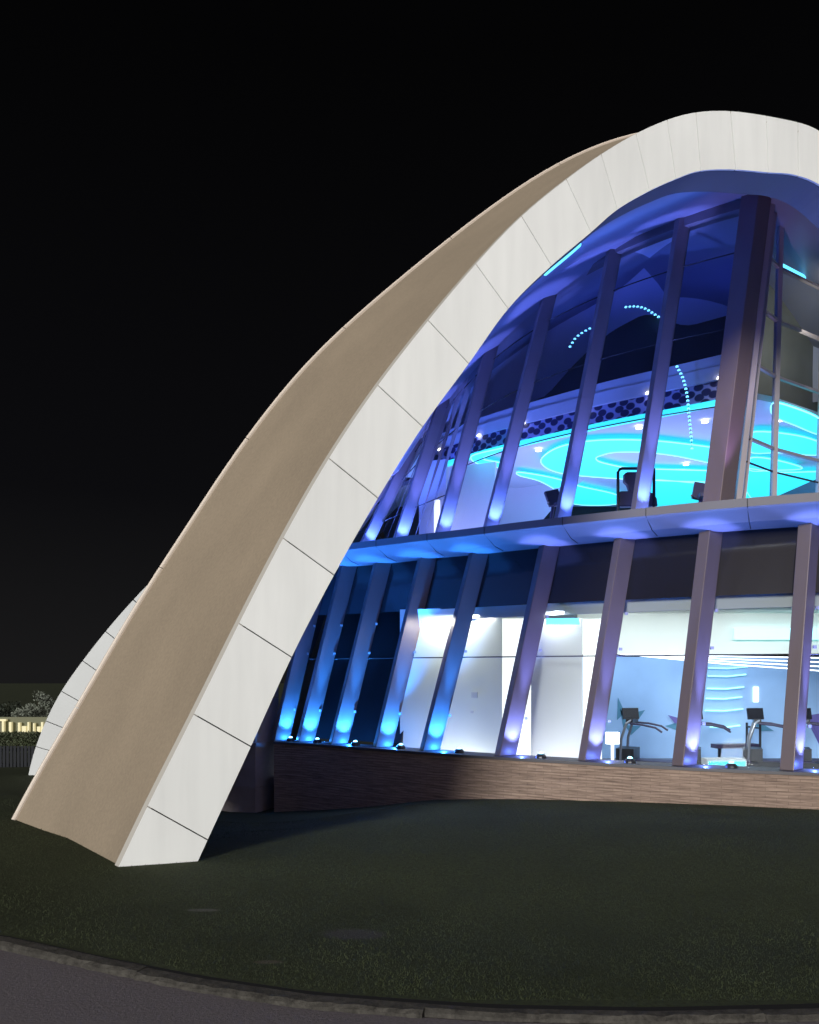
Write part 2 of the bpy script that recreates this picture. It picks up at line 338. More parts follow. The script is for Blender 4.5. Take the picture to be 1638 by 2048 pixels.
vv = np.stack([P0,P1,P2],1).reshape(-1,3)
me = bpy.data.meshes.new('grass'); me.from_pydata(vv.tolist(), [], np.arange(3*n).reshape(-1,3).tolist()); me.update()
M['grass'] = mat('grass_blades', (.042,.052,.024), .8, spec=.2, noise=((1.2,1.2,1.2), .5, 5)); me.materials.append(M['grass'])
tag(link(bpy.data.objects.new('grass', me)), kind='stuff')

# ------------------------------------------------------------------ the building
B = empty('domed_building', (0,0,0))
tag(B, 'two storey glass fronted gym under a white arched shell roof with blue uplights', 'building')
SL = .325
def onarch(x, y):
    a = (x-CX)/FOC; Y = (8.5+SL*2.6)/(1-SL*a); return V((a*Y, Y, EYE+(HOR-y)/FOC*Y))
TD = V((1, SL, 0)).normalized(); BK = V((-TD.y, TD.x, 0))
PAIRS = [((206,1800),(331,1866)),((294,1613),(415,1680)),((388,1429),(502,1493)),((478,1246),(583,1314)),((566,1076),(668,1150)),((657,916),(756,996)),((755,770),(845,853)),((857,640),(938,727)),((952,527),(1016,617)),((1042,431),(1103,531)),((1136,356),(1183,464)),((1201,309),(1234,419)),((1273,266),(1300,381)),((1335,239),(1352,358)),((1390,224),(1401,341)),((1461,221),(1472,339)),((1534,232),(1537,345)),((1596,245),(1597,351)),((1668,275),(1668,390))]
pr3 = [(onarch(*o), onarch(*i)) for o, i in PAIRS]
s_of = lambda p: p.dot(TD)
apex = pr3[15]; _ls = [(p[0].z, s_of(p[0])) for p in pr3[5:15]]
s0 = .5*(s_of(pr3[18][0])+float(np.interp(pr3[18][0].z, [q[0] for q in _ls], [q[1] for q in _ls])))
def mir(p):
    return p+TD*(2*s0-2*s_of(p))
extra = [(mir(o), mir(i)) for o, i in reversed(pr3[:12])]
extra = [q for q in extra if s_of(q[0]) > s_of(pr3[-1][0])+.45 and s_of(q[1]) > s_of(pr3[-1][1])+.35]
allp = pr3+extra
AR = [tuple(o)+tuple(i) for o, i in allp]
_ST = 12
_den = np.array([crs(AR, k/_ST) for k in range((len(AR)-1)*_ST+1)])
def smooth_rows(a, sig):
    n = int(sig*3); kn = np.exp(-.5*(np.arange(-n, n+1)/sig)**2); kn /= kn.sum()
    ext = np.concatenate([2*a[0]-a[n:0:-1], a, 2*a[-1]-a[-2:-n-2:-1]])
    return np.stack([np.convolve(ext[:,c], kn, 'valid') for c in range(a.shape[1])], 1)
_sm = np.concatenate([smooth_rows(_den[:,:3], 5.0), smooth_rows(_den[:,3:], 2.5)], 1)
def arc(t):
    x = max(0, min(len(_sm)-1.0001, t*_ST)); i = int(x); f = x-i; q = _sm[i]*(1-f)+_sm[i+1]*f
    return V(q[:3]), V(q[3:])
GAP = {}                                    # joint widths: clear ones and faint ones
for j in range(len(AR)): GAP[j] = .013
for j in (11,12,13,14,16): GAP[j] = .011
GAP[10] = .012; GAP[15] = GAP[17] = .016
fas = MB()
for j in range(len(AR)-1):
    L_ = (arc(j+.5)[0]-arc(j)[0]).length*2; g0 = GAP[j]/2/L_; g1 = GAP[j+1]/2/L_
    rows = []
    for k in range(7):
        t = j+g0+(1-g0-g1)*k/6; o, i = arc(t); rows.append([o+BK*.03, o, i, i+BK*.03])
    fas.loft(rows); m_ = len(fas.v)
    fas.f += [tuple(range(m_-4, m_)), tuple(range(m_-28, m_-24))]
fas.build('front_arch', M['white'], B)
core = MB(); rows = []
for k in range((len(AR)-1)*6+1):
    o, i = arc(k/6); ins = (i-o).normalized()*.004
    rows.append([o+ins+BK*.024, i-ins+BK*.024, i-ins+BK*.5, o+ins+BK*.5])
core.loft(rows, close=True); core.build('arch_core', M['joint'], B)
rv = MB(); rows = []
for k in range((len(AR)-1)*6+1):
    o, i = arc(k/6); ins = (i-o).normalized()*.004; rows.append([i+ins+BK*.034, i+ins+BK*.52, i-ins*3+BK*.52])
rv.loft(rows); rv.build('arch_reveal', M['reveal'], B, smooth=False)
# rear edge of the leg / roof band
RP = [(-14,1712),(22,1637),(63,1555),(140,1434),(219,1294),(297,1163),(378,1048),(415,984),(452,926),(494,870),(548,799),(584,752),(626,707),(694,645),(724,618),(792,562),(880,490),(1000,398),(1100,332),(1200,283),(1273,262),(1360,250),(1450,246)]
RP3 = [at(x, y, 11.05+2.45*min(1, max(0,(x-22)/1420))) for x, y in RP]
t3 = [V(crs([tuple(p) for p in RP3], (len(RP3)-1)*k/80)) for k in range(81)]
NN = 60
_tr = resample(t3, 121); t3 = [V(q) for q in smooth_rows(np.array([tuple(q) for q in _tr]), 5.0)]
Rl = resample(t3, NN)
half = [arc(15*k/60) for k in range(61)]
Ol = resample([o for o, i in half], NN)
c_ap = Rl[-1]
Rr = [p+TD*(2*(s_of(c_ap)-s_of(p))) for p in reversed(Rl[:-1])]
Or = [mir(p) for p in reversed(Ol[:-1])]
Of = Ol+Or; Rf = Rl+Rr
lip = MB(); tanr = []; lip2 = MB(); rows1 = []; rows2 = []
for a, r in zip(Of, Rf):
    d = (r-a).normalized(); dn = TD if False else None
    tanr.append((a, r, d))
nrm = []
for k in range(len(tanr)):
    a, r, d = tanr[k]; tg = (tanr[min(k+1,len(tanr)-1)][0]-tanr[max(k-1,0)][0]).normalized()
    n = tg.cross(d).normalized()
    nrm.append(n)
# outward should point away from the arch centre
for k in range(len(nrm)):
    ref = V((-.7,-.3,.65)) if k == 0 else nrm[k-1]
    if nrm[k].dot(ref) < 0: nrm[k] = -nrm[k]
rows = []; tr = []; rl = []
for (a, r, d), n in zip(tanr, nrm):
    rows.append([a, a+d*.10, a+d*.10-n*.05, a-n*.05])
    W_ = [a+d*.09-n*.03]
    for k in range(1, 8): W_.append((a+d*.09).lerp(r-d*.11, k/8)-n*(.03+.05*math.sin(math.pi*k/8)))
    W_.append(r-d*.11-n*.02); tr.append(W_)
    rl.append([r-d*.12, r-d*.055, r-d*.045+n*.012, r+n*.004, r-n*.30, r-d*.12-n*.30])
lip.loft(rows, close=True); lip.build('arch_edge_trim', M['trim'], B)
rb = MB(); rb.loft(tr); rb.build('roof_band', M['tan'], B, smooth=True)
r2 = MB()
for k in range(0, len(rl)-1, 8):
    c_ = [list(q) for q in rl[k:k+9]]
    if len(c_) < 2: continue
    c_[0] = [p.lerp(q, .035) for p, q in zip(c_[0], c_[1])]
    r2.loft(c_, close=True); m_ = len(r2.v); r2.f += [tuple(range(m_-6, m_)), tuple(range(m_-6*len(c_), m_-6*len(c_)+6))]
r2.build('rear_edge_trim', M['trimlight'], B)
# inside lining of the leg so the band has a thickness, then the roof going back over the hall
inn = MB(); inn.loft([[a+(r-a)*.15-n*.22, a.lerp(r,.5)-n*.35, r-(r-a)*.01-n*.30] for (a, r, d), n in zip(tanr, nrm)]); inn.build('roof_band_lining', M['soffit'], B, smooth=True)
dm = MB(); rows = []
for (a, r, d), n in zip(tanr, nrm):
    row = []
    for k in range(9):
        f = k/8; q = r-n*.12+V((0, 15*f, 0)); q.z = (q.z+1)*(1-.05*f*f)-1; q = q+TD*((s_of(c_ap)-s_of(q))*.02*f); row.append(q)
    rows.append(row)
dm.loft(rows); dm.build('roof_shell', M['soffit'], B, smooth=True)
# rear arch leg
RA = [(50,1600),(56,1549),(65,1508),(91,1440),(120,1381),(161,1328),(202,1272),(253,1214),(297,1166),(385,1080),(480,985),(580,890),(680,800),(790,715)]
ra3 = [at(x, y, 19.5+.08*i) for i, (x, y) in enumerate(RA)]
_rd = smooth_rows(np.array([crs([tuple(p) for p in ra3], k/10) for k in range(131)]), 7.0)
def rarc(t):
    x = max(0, min(129.99, t*10)); i = int(x); return V(_rd[i]).lerp(V(_rd[i+1]), x-i)
def rsec(t):
    p = rarc(t); d = (rarc(t+.05)-rarc(t-.05)).normalized(); nn = V((d.z, 0, -d.x)); q = p+nn*(.9+.25*max(0,3-t)/3)
    return p, q
rf = MB(); jt = [-.0,1.75,2.9,3.95,5.0,6.0,7.0,8.1,9.2,10.3,11.4,12.5,13]
jt = [0,2.15,3.0,4.0,5.1,6.15,7.3,8.4,9.5,10.6]
for a, b in zip(jt, jt[1:]):
    rows = []
    for k in range(6):
        t = a+.012+(b-a-.024)*k/5; p, q = rsec(t); rows.append([p+V((0,.03,0)), p, q, q+V((0,.03,0))])
    rf.loft(rows); m_ = len(rf.v); rf.f += [tuple(range(m_-4, m_)), tuple(range(m_-24, m_-20))]
M['whitedim'] = mat('dimmed_white_panel', (.47,.475,.47), .5, noise=((.5,.5,.5), .05, 4))  # white panel with the rear arch's dimmer light put into its colour
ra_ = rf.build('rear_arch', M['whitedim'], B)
rc = MB(); rows = []
for k in range(61):
    p, q = rsec(10.6*k/60); i_ = (q-p).normalized()*.01
    rows.append([p+i_+V((0,.025,0)), q-i_+V((0,.025,0)), q+V((1.5,3.0,0)), p+V((1.2,3.0,0))])
rc.loft(rows, close=True); rc.build('arch_core', M['joint'], B)

# ---------- facade curves
SILL, RZ0, RZ1 = .42, 4.42, 4.80
bx_ = [571,621,688,777,871,1022,1189,1378,1589]; bY = [18.6,18.3,17.75,17.0,16.3,15.35,14.55,13.8,13.2]
base = [V(((x-CX)/FOC*Y, Y, SILL)) for x, Y in zip(bx_, bY)]+[V((7.85,12.85,SILL)), V((9.45,12.75,SILL)), V((11.05,12.9,SILL)), V((12.5,13.4,SILL))]
tx_ = [652,708,777,867,970,1111,1261,1432,1625]; dY_ = [.9,.9,.9,.85,.8,.75,.7,.65,.6]
top = [V(((x-CX)/FOC*(Y+d), Y+d, RZ0)) for x, Y, d in zip(tx_, bY, dY_)]+[V((8.1,13.45,RZ0)), V((9.5,13.35,RZ0)), V((11.0,13.5,RZ0)), V((12.3,14.0,RZ0))]
ux_ = [(690,834,885),(734,845,872),(803,905,770),(889,1000,655),(986,1113,563),(1130,1238,493),(1284,1374,438),(1444,1522,392)]
uYt = [21.5,21.0,20.3,19.3,18.2,17.0,16.0,15.0]
ub = [V(((a-CX)/FOC*(bY[i]+dY_[i]), bY[i]+dY_[i], RZ1)) for i, (a, b, c) in enumerate(ux_)]
ut = [at(b, c, Y) for (a, b, c), Y in zip(ux_, uYt)]
ub[0] = ub[1]+(ub[1]-ub[2])*.8; ut[0] = ut[1]+(ut[1]-ut[2])*.8
def cv(L, u): return V(crs([tuple(p) for p in L], u))
def outn(L, u):
    d = cv(L, min(len(L)-1, u+.2))-cv(L, max(0, u-.2)); d.z = 0; d.normalize(); return V((d.y, -d.x, 0))
NB = len(base)-1; UB = 7
# parapet wall, sill
rows = []; srows = []
for k in range(NB*8+1):
    u = k/8; p = cv(base, u); n = outn(base, u); g = -1.9
    rows.append([p+n*.45+V((0,0,-.05)), p+n*.45+V((0,0,g-SILL)), p-n*.1+V((0,0,g-SILL)), p-n*.1+V((0,0,-.05))])
    srows.append([p+n*.47+V((0,0,-.047)), p+n*.47, p-n*.12, p-n*.12+V((0,0,-.047))])
pw = MB(); pw.loft(rows, close=True); pw.f += [(0,1,2,3)]; pw.build('parapet_wall', M['stone'], B)
sw = MB(); sw.loft(srows, close=True); sw.f += [(0,1,2,3)]; sw.build('window_sill', M['sill'], B)
# stone pier at the left end
n0 = outn(base, 0); d0 = V((-n0.y, n0.x, 0)); p0 = base[0]
if d0.x > 0: d0 = -d0
pm = MB()
pc = p0+d0*.95+n0*.10
rzp = math.atan2(d0.y, d0.x)
for k, (z0, z1) in enumerate(((-1.9,-.62),(-.61,.36),(.37,1.36),(1.37,2.36),(2.37,3.36),(3.37,4.4))):
    pm.box((pc.x, pc.y, (z0+z1)/2), (1.05-.0*k, .9, z1-z0), rzp)
pm.box((pc.x, pc.y, .365), (1.15, 1.0, .05), rzp)
pm.box((pc.x-.05, pc.y+.05, -.615), (1.12, .97, .06), rzp)
pm.build('stone_pier', M['pier'], B)
# fins
def fin(p, q, n, name, wd=.24, dp=.38, mt='fin', rot=29, taper=True):
    r = Matrix.Rotation(math.radians(-rot), 3, 'Z')
    o = r@n; s_ = V((-o.y, o.x, 0))
    m = MB()
    ring = lambda c, e: [c+o*e-s_*wd/2, c+o*e+s_*wd/2, c-o*.06+s_*wd/2, c-o*.06-s_*wd/2]
    m.hexa(ring(p, dp), ring(q, dp))
    ob = m.build(name, M[mt], B)
    mod = ob.modifiers.new('bevel', 'BEVEL'); mod.width = .012; mod.segments = 2
    return ob
for i in range(NB+1):
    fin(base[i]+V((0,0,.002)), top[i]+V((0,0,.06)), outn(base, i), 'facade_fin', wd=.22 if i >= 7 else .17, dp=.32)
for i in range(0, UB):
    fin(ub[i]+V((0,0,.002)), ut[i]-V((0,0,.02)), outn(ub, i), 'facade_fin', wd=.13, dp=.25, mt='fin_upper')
# corner column with its frame strips
cb, ct = ub[7], ut[7]; cn = outn(ub, 6.9)
fin(cb+V((0,0,.002)), ct-V((0,0,.02)), cn, 'corner_column', wd=.36, dp=.34, mt='column', rot=20)
off = V((.30,.10,0))
m = MB(); m.bar(cb+off*.95+V((0,0,.005)), ct+off*.72-V((0,0,.05)), .10, .16, (0,1,0)); m.build('column_frame', M['frame'], B)
m = MB(); m.bar(cb+off*1.5+V((0,.12,.005)), ct+off*1.2+V((0,.12,-.05)), .06, .12, (0,1,0)); m.build('column_frame', M['frame'], B)
# lower glazing: vision pane in two lights and the dark spandrel, bay by bay
def lp(u, z):
    f = (z-SILL)/(RZ0-SILL); return cv(base, u).lerp(cv(top, u), f)
def upt(u, z):
    a, b = cv(ub, u), cv(ut, u); f = (z-RZ1)/(b.z-RZ1); return a.lerp(b, f)
ZT, ZS = 2.255, 3.27
for i in range(NB):
    a, b = i+.05, i+.95
    n = outn(base, i+.5)
    us = [a+(b-a)*k/4 for k in range(5)]
    for z0, z1, nm, mt in ((SILL+.003, ZT-.012, 'window_pane', 'glass'), (ZT+.012, ZS, 'window_pane', 'glass'), (ZS+.006, RZ0+.04, 'spandrel_panel', 'spandrel')):
        m = MB(); m.loft([[lp(u, z0) for u in us], [lp(u, z1) for u in us], [lp(u, z1)-n*.02 for u in us], [lp(u, z0)-n*.02 for u in us]], close=False)
        ob = mesh(nm, m.v[:10], m.f[:4], M[mt], B)
    m = MB(); m.tube([lp(u, ZT) for u in us], .014, 6); m.build('transom', M['joinline'], B)
    for z in (1.1, ZT+.12, ZS-.25):         # point clamps
        for s_ in (.10, .90):
            m = MB(); m.box(lp(i+s_, z)+n*.03, (.05,.05,.05)); m.build('glass_clamp', M['steel'], B)
# upper glazing
for i in range(UB):
    us = [i+.05+.9*k/4 for k in range(5)]
    n = outn(ub, i+.5)
    g0 = [upt(u, RZ1+.003) for u in us]; g1 = [cv(ut, u) for u in us]
    m = MB(); m.loft([g0, g1]); m.build('window_pane', M['glass'], B)
    for f in ((.22 if i < 3 else .33), .58, .83):
        m = MB(); m.tube([p.lerp(q, f) for p, q in zip(g0, g1)], .012, 6); m.build('transom', M['joinline'], B)
# canopy ring between the storeys
LIPD = .95
lo = MB(); rows = []
NR = NB*8
for k in range(NR+1):
    u = k/8; p = cv(top, u); n = outn(top, u)
    rows.append([p-n*.1+V((0,0,.36)), p+n*LIPD+V((0,0,.36)), p+n*LIPD+V((0,0,.22)), p+n*(LIPD-.04)+V((0,0,.19)), p+n*(LIPD*.62)+V((0,0,.03)), p+n*(LIPD*.28)+V((0,0,-.03)), p-n*.05+V((0,0,-.01))])
lo.loft(rows); 
cr = lo.build('canopy_ring', M['ring'], B, smooth=False)
for i in range(NB):
    m = MB(); u = i+.38; p = cv(top, u); n = outn(top, u)
    pr = [p+n*(LIPD+.003)+V((0,0,.36)), p+n*(LIPD+.003)+V((0,0,.22)), p+n*(LIPD*.62)+V((0,0,.027)), p+n*(LIPD*.28)+V((0,0,-.033))]
    m.tube(pr, .007, 5); m.build('canopy_joint', M['joinline'], B)
# recessed steel and glass screen right of the corner column
S0b, S0t = cb+V((.32,.12,0)), ct+V((.25,.12,0))
S1b, S1t = at(1545, 1005, 15.5), at(1562, 412, 15.5)
S2b, S2t = at(1636, 1005, 16.4), at(1652, 462, 16.4)
S1b.z = S2b.z = RZ1; S2t.z = S1t.z
S3b, S3t = S2b+(S2b-S1b)*1.6, S2t+(S2t-S1t)*1.6
SS = [(S0b,S0t),(S1b,S1t),(S2b,S2t),(S3b,S3t)]
for (a, b), wd in zip(SS[1:], (.085,.085,.085)):
    m = MB(); m.bar(a, b, wd, .12, (0,1,0)); m.build('screen_mullion', M['frame'], B)
def sz(k, z):
    a, b = SS[k]; return a.lerp(b, (z-a.z)/(b.z-a.z))
for z in (10.55, 9.55, 8.55, 7.5, 6.15):
    m = MB()
    for k in range(3): m.bar(sz(k, z), sz(k+1, z), .06, .05)
    m.build('screen_rail', M['frame'], B)
m = MB()
for k in range(3): m.bar(sz(k, 5.72), sz(k+1, 5.72), .03, .025)
m.build('screen_rail', M['joinline'], B)
for k in range(3):
    m = MB(); m.loft([[SS[k][0]+V((0,.04,0)), SS[k+1][0]+V((0,.04,0))], [SS[k][1]+V((0,.04,0)), SS[k+1][1]+V((0,.04,0))]]); m.build('window_pane', M['glass'], B)
m = MB(); m.tube([sz(1, 9.78)+V((.05,.25,0)), sz(2, 9.78)+V((0,.25,0)), sz(3, 9.78)+V((0,.25,0))], .035); m.build('light_strip', M['cyanline'], B)
# soffit between the arch and the facade head
tops = [V(p) for p in ut]+[S1t, S2t, S3t+V((2,1,-.4))]
arcT = [5.2,6.2,7.2,8.6,9.9,11.0,12.7,16.4,17.3,18,20]
sof = MB(); rows = []
TT = [cv(tops, (len(tops)-1)*k/50) for k in range(51)]
AA = [float(np.interp((len(tops)-1)*k/50, range(len(arcT)), arcT)) for k in range(51)]
for p, t in zip(TT, AA):
    o, i = arc(t); i = i+BK*.50
    row = []
    for k in range(7):
        f = k/6; q = i.lerp(p+V((0,.05,.03)), f)+V((0,0,.25*math.sin(math.pi*f))); row.append(q)
    rows.append(row)
sof.loft(rows); sof.build('soffit', M['soffit'], B, smooth=True)
# lower-left continuation of the soffit down the leg
m = MB(); rows = []
for k in range(21):
    t = 3.0+2.2*k/20; o, i = arc(t); i = i+BK*.50; q = (ut[0]+V((0,.05,.03))).lerp(V((-3.6,19.6,4.4)), 1-k/20)
    rows.append([i.lerp(q, f/6)+V((0,0,.25*math.sin(math.pi*f/6))) for f in range(7)])
m.loft(rows); m.build('soffit', M['soffit'], B, smooth=True)
# head beam over the upper glass
hb = MB(); rows = []
for k in range(7*6+1):
    u = k/6; p = cv(ut, u); n = outn(ut, u)
    rows.append([p+n*.16+V((0,0,-.20)), p+n*.16+V((0,0,.02)), p-n*.1+V((0,0,.02)), p-n*.1+V((0,0,-.20))])
hb.loft(rows, close=True); hb.build('head_beam', M['ring'], B)
m = MB(); m.tube([arc(9.3+1.0*k/12)[1]+BK*.46+V((-.03,0,.0)) for k in range(13)], .05); m.build('light_strip', M['cyanline'], B)

# ---------- interiors
def inset(fn, L, u, z, d):
    p = fn(u, z); n = outn(L, u); return p-n*d
def band(name, fn, L, u0, u1, z0, z1, d, mt, k=24, th=.08, lean=False):
    m = MB(); rows = []
    for j in range(k+1):
        u = u0+(u1-u0)*j/k; n = outn(L, u); a = fn(u, z0)-n*d; b = fn(u, z1)-n*d if lean else V((a.x, a.y, z1)); rows.append([a, b, b-n*th, a-n*th])
    m.loft(rows, close=True); m.f += [(0,1,2,3), tuple(range(len(m.v)-4, len(m.v)))]
    return m.build(name, M[mt], B)
EXT = V((12,25,0))
def slab(name, fn, L, u0, u1, z, d, th, mt, back=26, xr=13, k=24):
    pts = []
    for j in range(k+1):
        u = u0+(u1-u0)*j/k; p = fn(u, z)-outn(L, u)*d; pts.append(V((p.x, p.y, z)))
    pts += [V((xr, pts[-1].y, z)), V((xr, back, z)), V((pts[0].x-.1, back, z))]
    m = MB(); m.poly(pts, (0,0,th)); return m.build(name, M[mt], B)
ZC = 7.15
UE = 7.0
slab('ground_floor', lp, base, 0, NB, -.35, .12, -.1, 'ifloor')
slab('floor_slab', lambda u, z: cv(top, u), top, 0, NB, 4.42, .12, .36, 'lav')
m = MB(); pts = [upt(6.9*j/24, ZC)-outn(ub, 6.9*j/24)*.95 for j in range(25)]
pts = [V((p.x, p.y, ZC)) for p in pts]+[V((7.0,15.9,ZC)), V((8.4,16.9,ZC)), V((13,18.5,ZC)), V((13,26,ZC)), V((-2,26,ZC))]
m.poly(pts, (0,0,.12)); m.build('ceiling', M['lav'], B)
# outer walls that close the hall
m = MB(); m.box((5.4, 26.2, 3.0), (12.4, .3, 9.2)); m.build('back_wall', M['void'], B)
m = MB(); m.hexa([V((-3.6,19.0,-1.5)),V((-3.6,26.2,-1.5)),V((-3.8,26.2,-1.5)),V((-3.8,19.0,-1.5))],[V((-.6,21.6,8)),V((-.6,26.2,8)),V((-.8,26.2,8)),V((-.8,21.6,8))]); m.build('side_wall', M['dark'], B)
# lower storey rooms
band('unlit_backing', lp, base, .0, 2.9, .43, 4.3, .55, 'dark', lean=True)  # near-black sheet stands in for the unlit room
band('bulkhead', lp, base, 3.0, NB, 3.06, 3.36, .22, 'bulk')
slab('ceiling', lp, base, 3.0, NB, 3.26, .32, .06, 'iwhite', back=25)
wa, wb = at(800, 1500, 17.6), at(1004, 1500, 16.9)
def wall(name, a, b, z0, z1, mt, th=.1):
    m = MB(); a = V((a.x,a.y,z0)); b = V((b.x,b.y,z0)); d = (b-a).normalized(); n = V((-d.y,d.x,0))*th
    h = V((0,0,z1-z0)); m.hexa([a,b,b+n,a+n],[a+h,b+h,b+n+h,a+n+h]); return m.build(name, M[mt], B)
wall('partition_wall', wa, wb, -.35, 3.29, 'iwhite')
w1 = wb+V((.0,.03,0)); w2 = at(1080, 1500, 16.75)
wall('glow_panel', w1, w2, -.35, 3.05, 'glowwhite'); wall('partition_wall', w1, w2, 3.06, 3.29, 'iwhite')  # lower panel glows to imitate a brightly lit opening
w3 = at(1062, 1500, 16.2); w4 = at(1164, 1500, 15.9)
wall('partition_wall', w3, w4, -.35, 3.0, 'igrey')
wall('glow_panel', w4+V((.02,0,0)), at(1203,1500,15.8), -.3, 2.98, 'glowwhite')  # glows to imitate the bright edge of the wall
m = MB(); m.box((at(1125,1243,15.7)), (.62,.03,.12), -.2); m.build('light_strip', M['cyanline'], B)
for x, y, s_ in ((949,1390,.13),(944,1424,.055)):
    m = MB(); m.box(at(x, y, 17.0), (s_, .03, s_*.9), -.3); m.build('wall_switch', M['igrey'], B)
# gym: wall with mural, lit ceiling edge
gy = 22.0
m = MB(); m.box((at(1230,1340,gy).x+3.6, gy+.1, 1.0), (10.6, .2, 2.7)); m.build('gym_wall', M['gymwall'], B)
m = MB(); m.box((at(1230,1340,19).x+4.5, 18.4, 2.82), (11.0, .12, .93)); m.build('gym_bulkhead', M['iwhite'], B)
m = MB(); m.box((at(1475,1268,18.2).x+1.4, 18.28, 2.80), (2.9, .05, .26)); m.build('glow_panel', M['palecyan'], B)  # glowing slab stands in for a cyan reflection
for k in range(4):
    a = at(1232, 1304+1*k, 18.8+.25*k); b = at(1660, 1316+9*k, 18.8+.45*k)
    m = MB(); m.tube([a, a.lerp(b,.5)-V((0,0,.03)), b], .016, 6); m.build('tube_lamp', M['tube'], B)
m = MB(); m.bar(at(1580,1318,17.5), at(1576,1540,17.5), .07, .07, (0,1,0)); m.build('steel_post', M['black'], B)
m = MB()                                     # painted shards of the mural
for tri in (((1240,1418),(1262,1440),(1248,1462)),((1258,1428),(1290,1420),(1272,1446)),((1250,1450),(1282,1452),(1262,1470)),((1500,1432),(1548,1462),(1520,1462)),((1236,1395),(1250,1425),(1234,1440)),((1330,1452),(1372,1440),(1380,1470))):
    m.poly([at(x, y, gy-.012) for x, y in tri], (0,.01,0))
m.build('mural', M['teal'], B)
m = MB()
for k_, tri in enumerate((((1610,1432),(1645,1426),(1640,1492)),((1626,1450),(1662,1466),(1646,1504)),((1336,1430),(1372,1440),(1350,1447)))):
    m.poly([at(x, y, gy-.02-.014*k_) for x, y in tri], (0,.008,0))
m.build('mural', M['violet'], B)
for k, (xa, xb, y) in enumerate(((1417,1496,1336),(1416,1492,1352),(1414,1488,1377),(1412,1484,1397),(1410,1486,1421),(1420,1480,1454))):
    m = MB(); m.tube([at(xa, y, gy-.06), at((xa+xb)/2, y+1, gy-.06), at(xb, y-3, gy-.06)], .022, 6); m.build('reflection_bar', M['palecyan'], B)  # glowing bars modelled for reflected cyan lines
# upper storey
band('cove_light', upt, ub, .3, 6.93, ZC-.07, ZC+.02, .90, 'cyan', th=.16)
def hexmat():
    m = mat('honeycomb_panel', (.4,.4,.6), .5); N = m.node_tree; b = N.nodes['Principled BSDF']
    uv = N.nodes.new('ShaderNodeUVMap'); vo = N.nodes.new('ShaderNodeTexVoronoi'); vo.voronoi_dimensions = '2D'
    vo.inputs['Scale'].default_value = 1; vo.inputs['Randomness'].default_value = .42
    r = N.nodes.new('ShaderNodeValToRGB'); r.color_ramp.elements[0].position = .40; r.color_ramp.elements[1].position = .50
    r.color_ramp.elements[0].color = (.018,.016,.085,1); r.color_ramp.elements[1].color = (.36,.36,.62,1)
    N.links.new(uv.outputs[0], vo.inputs['Vector']); N.links.new(vo.outputs['Distance'], r.inputs[0]); N.links.new(r.outputs[0], b.inputs['Base Color']); return m
M['hex'] = hexmat()
hbm = band('honeycomb_band', upt, ub, .8, 6.93, ZC+.02, ZC+.36, .85, 'hex', k=40)
uvl = hbm.data.uv_layers.new(name='UVMap')
for lp_ in hbm.data.loops:
    c = hbm.data.vertices[lp_.vertex_index].co; q_ = c.x*.83-c.y*.56; uvl.data[lp_.index].uv = (q_/.30+c.z/.23, q_/.30-c.z/.23)
band('bulkhead', upt, ub, .3, 6.93, ZC+.365, ZC+.62, .70, 'lav', th=.3)
band('bulkhead', upt, ub, .3, 6.93, ZC+.63, ZC+.82, .66, 'lav', th=.3)
# near-black drum stands in for the dark void, rolling top edge
m = MB(); rows = []
prof = [(.3,7.98),(3.3,8.0),(4.0,8.1),(4.3,8.6),(4.6,8.98),(4.9,9.2),(5.35,9.35),(5.6,9.22),(5.9,8.9),(6.1,8.8),(6.95,8.8)]
for k in range(61):
    u = .3+6.65*k/60; zt = float(np.interp(u, [p[0] for p in prof], [p[1] for p in prof])); n = outn(ub, u)
    a = upt(u, ZC+.8)-n*.75; b = upt(u, zt)-n*.75; rows.append([a, b, b-n*.25, a-n*.25])
m.loft(rows, close=True); m.build('void_drum', M['void'], B)
# inner lining of the dome behind the clerestory
m = MB(); rows = []
for k in range(43):
    u = 7*k/42; n = outn(ut, u); p = cv(ut, u)
    rows.append([p-n*.15+V((0,0,-.05)), p-n*1.2+V((0,0,.1)), p-n*2.6+V((0,0,-.1)), p-n*3.6+V((0,0,-1.2)), p-n*3.9+V((0,0,-2.8))])
m.loft(rows); m.build('dome_lining', M['lav'], B, smooth=True)
M['greyvoid'] = mat('grey_lining', (.22,.22,.195), .8, noise=((.6,.6,.6), .35, 3))
m = MB(); m.hexa([V((6.7,17.2,7.3)),V((13,20,7.3)),V((13,20.2,7.3)),V((6.7,17.4,7.3))],[V((6.7,16.6,11)),V((13,19.5,11)),V((13,19.7,11)),V((6.7,16.8,11))]); m.build('upper_lining', M['greyvoid'], B)
wall('partition_wall', at(838,1000,20.4), at(892,1000,20.1), 4.8, 7.14, 'lav')
wall('partition_wall', at(899,1000,20.2), at(990,1000,19.6), 4.8, 6.95, 'iwhite')
wall('glow_panel', at(868,1000,19.9), at(877,1000,19.85), 5.2, 6.1, 'glowwhite')
